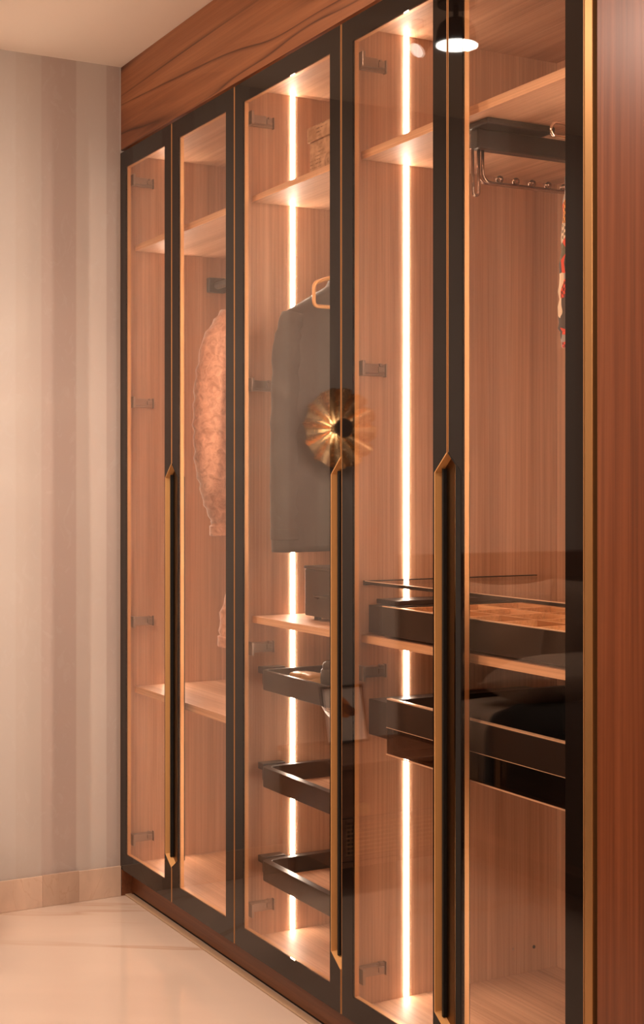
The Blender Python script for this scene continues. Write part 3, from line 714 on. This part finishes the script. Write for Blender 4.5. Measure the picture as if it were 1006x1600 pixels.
# mattress with a soft duvet over it
m = M(); nx, ny = 26, 26; top = []
rr = []
for z, ins in ((.302, .0), (.34, -.018), (.45, -.02), (.53, -.012), (.555, .015), (.566, .07)):
    pts = rounded(.07 + ins, 2.09 - ins, BY0 + ins, BY1 - ins, .09, 5); rr.append([(x + .006 * math.sin(13 * y + 20 * z), y + .007 * math.sin(11 * x + 31 * z), z + .004 * math.sin(7 * x + 5 * y)) for x, y in pts])
m.rings(rr).build('duvet', bed_linen, bed, 0, True)
def pillow(name, c, sz, rot, mat, label, group=None, pinch=.75):
    t = thing(name, (c[0], c[1], c[2]), label, 'pillow' if name == 'pillow' else 'cushion', group)
    R = rot.to_matrix(); n = 16; vs = []; fs = []
    for s in (1, -1):
        for j in range(n + 1):
            for i in range(n + 1):
                u, v = -1 + 2 * i / n, -1 + 2 * j / n
                h = ((1 - u ** 4) * (1 - v ** 4)) ** .6
                k = 1 - .08 * (1 - u * u) * abs(v) ** 3; k2 = 1 - .08 * (1 - v * v) * abs(u) ** 3
                p = R @ Vector((u * sz[0] * k2, v * sz[1] * k, s * (.004 + sz[2] * h * (1 + .06 * math.sin(5 * u + 3 * v)))))
                vs.append((c[0] + p.x, c[1] + p.y, c[2] + p.z))
    k = (n + 1) ** 2
    for j in range(n):
        for i in range(n):
            a = j * (n + 1) + i; fs.append((a, a + 1, a + n + 2, a + n + 1)); fs.append((k + a, k + a + n + 1, k + a + n + 2, k + a + 1))
    for i in range(n):
        fs.append((i, k + i, k + i + 1, i + 1)); q = n * (n + 1) + i; fs.append((q, q + 1, k + q + 1, k + q))
        q = i * (n + 1); fs.append((q, q + n + 1, k + q + n + 1, k + q)); q = i * (n + 1) + n; fs.append((q, k + q, k + q + n + 1, q + n + 1))
    M().add(vs, fs).build('cover', mat, t, 0, True); return t
from mathutils import Euler
lean = Euler((0, math.radians(-72), 0))
pillow('pillow', (.165, -1.40, .79), (.215, .185, .075), lean, pillow_grey, 'upright taupe pillow against the headboard, nearer the nightstand')
pillow('pillow', (.165, -1.80, .79), (.215, .20, .075), lean, pillow_grey, 'upright taupe pillow against the headboard, further from the nightstand')
pillow('pillow', (.47, -1.42, .672), (.19, .205, .075), Euler((0, math.radians(-9), 0)), bed_linen, 'sleeping pillow lying flat on the duvet near the nightstand')
pillow('cushion', (.44, -1.84, .785), (.20, .20, .085), Euler((0, math.radians(-62), 0)), cushion_knit, 'dark knitted square cushion leaning on the pillows')
# dark throw over the side of the bed
m = M(); grid = []
xs = 24
pathp = [(-2.2, .590), (-1.7, .592), (-1.32, .592), (-1.22, .588), (-1.172, .565), (-1.160, .50), (-1.158, .40), (-1.157, .30), (-1.160, .22), (-1.163, .16)]
for off in (0.0, .014):
    for i in range(xs + 1):
        u = i / xs
        for j, (y, z) in enumerate(pathp):
            xl = .42 + .30 * max(0, (4.5 - j)) / 4.5 * .9 ; x = xl + (1.5 - xl) * u
            yy = y + (.006 * math.sin(30 * x) if j > 4 else 0); zz = z
            if j < 4: zz += off
            else: yy += off
            grid.append((x, yy, zz))
nj = len(pathp); k = (xs + 1) * nj; fs = []
for i in range(xs):
    for j in range(nj - 1):
        a = i * nj + j; fs.append((a, a + 1, a + nj + 1, a + nj)); fs.append((k + a, k + a + nj, k + a + nj + 1, k + a + 1))
for i in range(xs):
    for j in (0, nj - 1):
        a = i * nj + j; fs.append((a, a + nj, k + a + nj, k + a))
for j in range(nj - 1):
    for i in (0, xs):
        a = i * nj + j; fs.append((a, a + 1, k + a + 1, k + a))
th = M().add(grid, fs).build('throw', throw_dark, None, 0, True); tag(th, 'dark woollen throw draped over the side of the bed', 'blanket')

# nightstand with cane front
ns = thing('nightstand', (.21, -.80, 0), 'low wooden nightstand with a cane drawer front and round knob', 'nightstand')
M().box(.002, .42, -1.05, -.57, .42, .438).build('top', wood_night, ns, .003)
M().box(.004, .40, -1.04, -1.02, .10, .4195).box(.004, .40, -.60, -.58, .10, .4195).box(.004, .40, -1.0195, -.6005, .10, .118).box(.004, .02, -1.0195, -.6005, .1185, .4195).build('body', wood_night, ns, .002)
for x in (.04, .36):
    for y in (-1.01, -.61): M().cyl((x, y, .0), (x, y, .0995), .012, 14, .018).build('leg', wood_night, ns, 0, 'auto')
dr = M().box(.384, .402, -1.018, -.602, .262, .417).build('drawer', wood_night, ns, .002)
M().cyl((.4025, -.675, .288), (.425, -.675, .288), .020, 28).build('knob', tan_leather, dr, .003, 'auto')
pnl = M().box(.384, .402, -1.018, -1.000, .122, .258).box(.384, .402, -.620, -.602, .122, .258).box(.384, .402, -.9995, -.6205, .122, .135).box(.384, .402, -.9995, -.6205, .245, .258).build('cane_door', wood_night, ns, .001)
cm = M()
for k in range(26): y = -.998 + .0147 * k; cm.box(.392, .394, y, y + .005, .1352, .2448)
for k in range(8): z = .137 + .0137 * k; cm.box(.3942, .396, -.999, -.621, z, z + .005)
tag(cm.build('cane_weave', rattan, pnl), kind='stuff')
# leaning framed print
fp = thing('picture_frame', (.12, -.80, .438), 'framed print of an orange bloom leaning on the wall above the nightstand', 'picture')
Rp = Matrix.Rotation(math.radians(-14), 4, 'Y')
def lean_box(x0, x1, y0, y1, z0, z1):
    b = M().box(x0, x1, y0, y1, z0, z1); b.v = [tuple(Matrix.Translation((.085, -.80, .4395)) @ (Rp @ Vector(v))) for v in b.v]; return b
fw, fh = .085, .20
fr_ = M()
for d in ((0, .012, -fw, -fw + .008, 0, fh), (0, .012, fw - .008, fw, 0, fh), (0, .012, -fw + .008, fw - .008, 0, .008), (0, .012, -fw + .008, fw - .008, fh - .008, fh)):
    b = lean_box(*d); fr_.add(b.v, b.f)
fr_.build('frame', black_metal, fp)
paper = plain('print_paper', (.85, .74, .66), .6)
lean_box(.002, .006, -fw + .0082, fw - .0082, .0082, fh - .0082).build('print', paper, fp)
def petal(c, a, l, wd, mat, nm):
    pts = []
    for k in range(16):
        t = 2 * PI * k / 16; u, v = l * math.cos(t), wd * math.sin(t) * (1 - .3 * math.cos(t))
        pts.append((c[0] + u * math.cos(a) - v * math.sin(a), c[1] + u * math.sin(a) + v * math.cos(a)))
    vs = [(.0062, y, z) for y, z in pts] + [(.0068, y, z) for y, z in pts]; n = 16
    q = M().add(vs, [tuple(range(n)), tuple(range(2 * n - 1, n - 1, -1))] + [(i, (i + 1) % n, n + (i + 1) % n, n + i) for i in range(n)])
    q.v = [tuple(Matrix.Translation((.085, -.80, .4395)) @ (Rp @ Vector(v))) for v in q.v]; q.build(nm, mat, fp)
bloom = plain('print_orange', (.85, .25, .05), .6); stemc = plain('print_cream', (.8, .68, .58), .6)
petal((-.005, .125), 1.2, .040, .026, bloom, 'printed_bloom'); petal((.014, .115), 2.1, .036, .020, bloom, 'printed_bloom'); petal((-.022, .115), .7, .030, .016, plain('print_brown', (.25, .06, .02), .6), 'printed_bloom')
petal((.0, .050), 1.57, .040, .034, stemc, 'printed_vase')
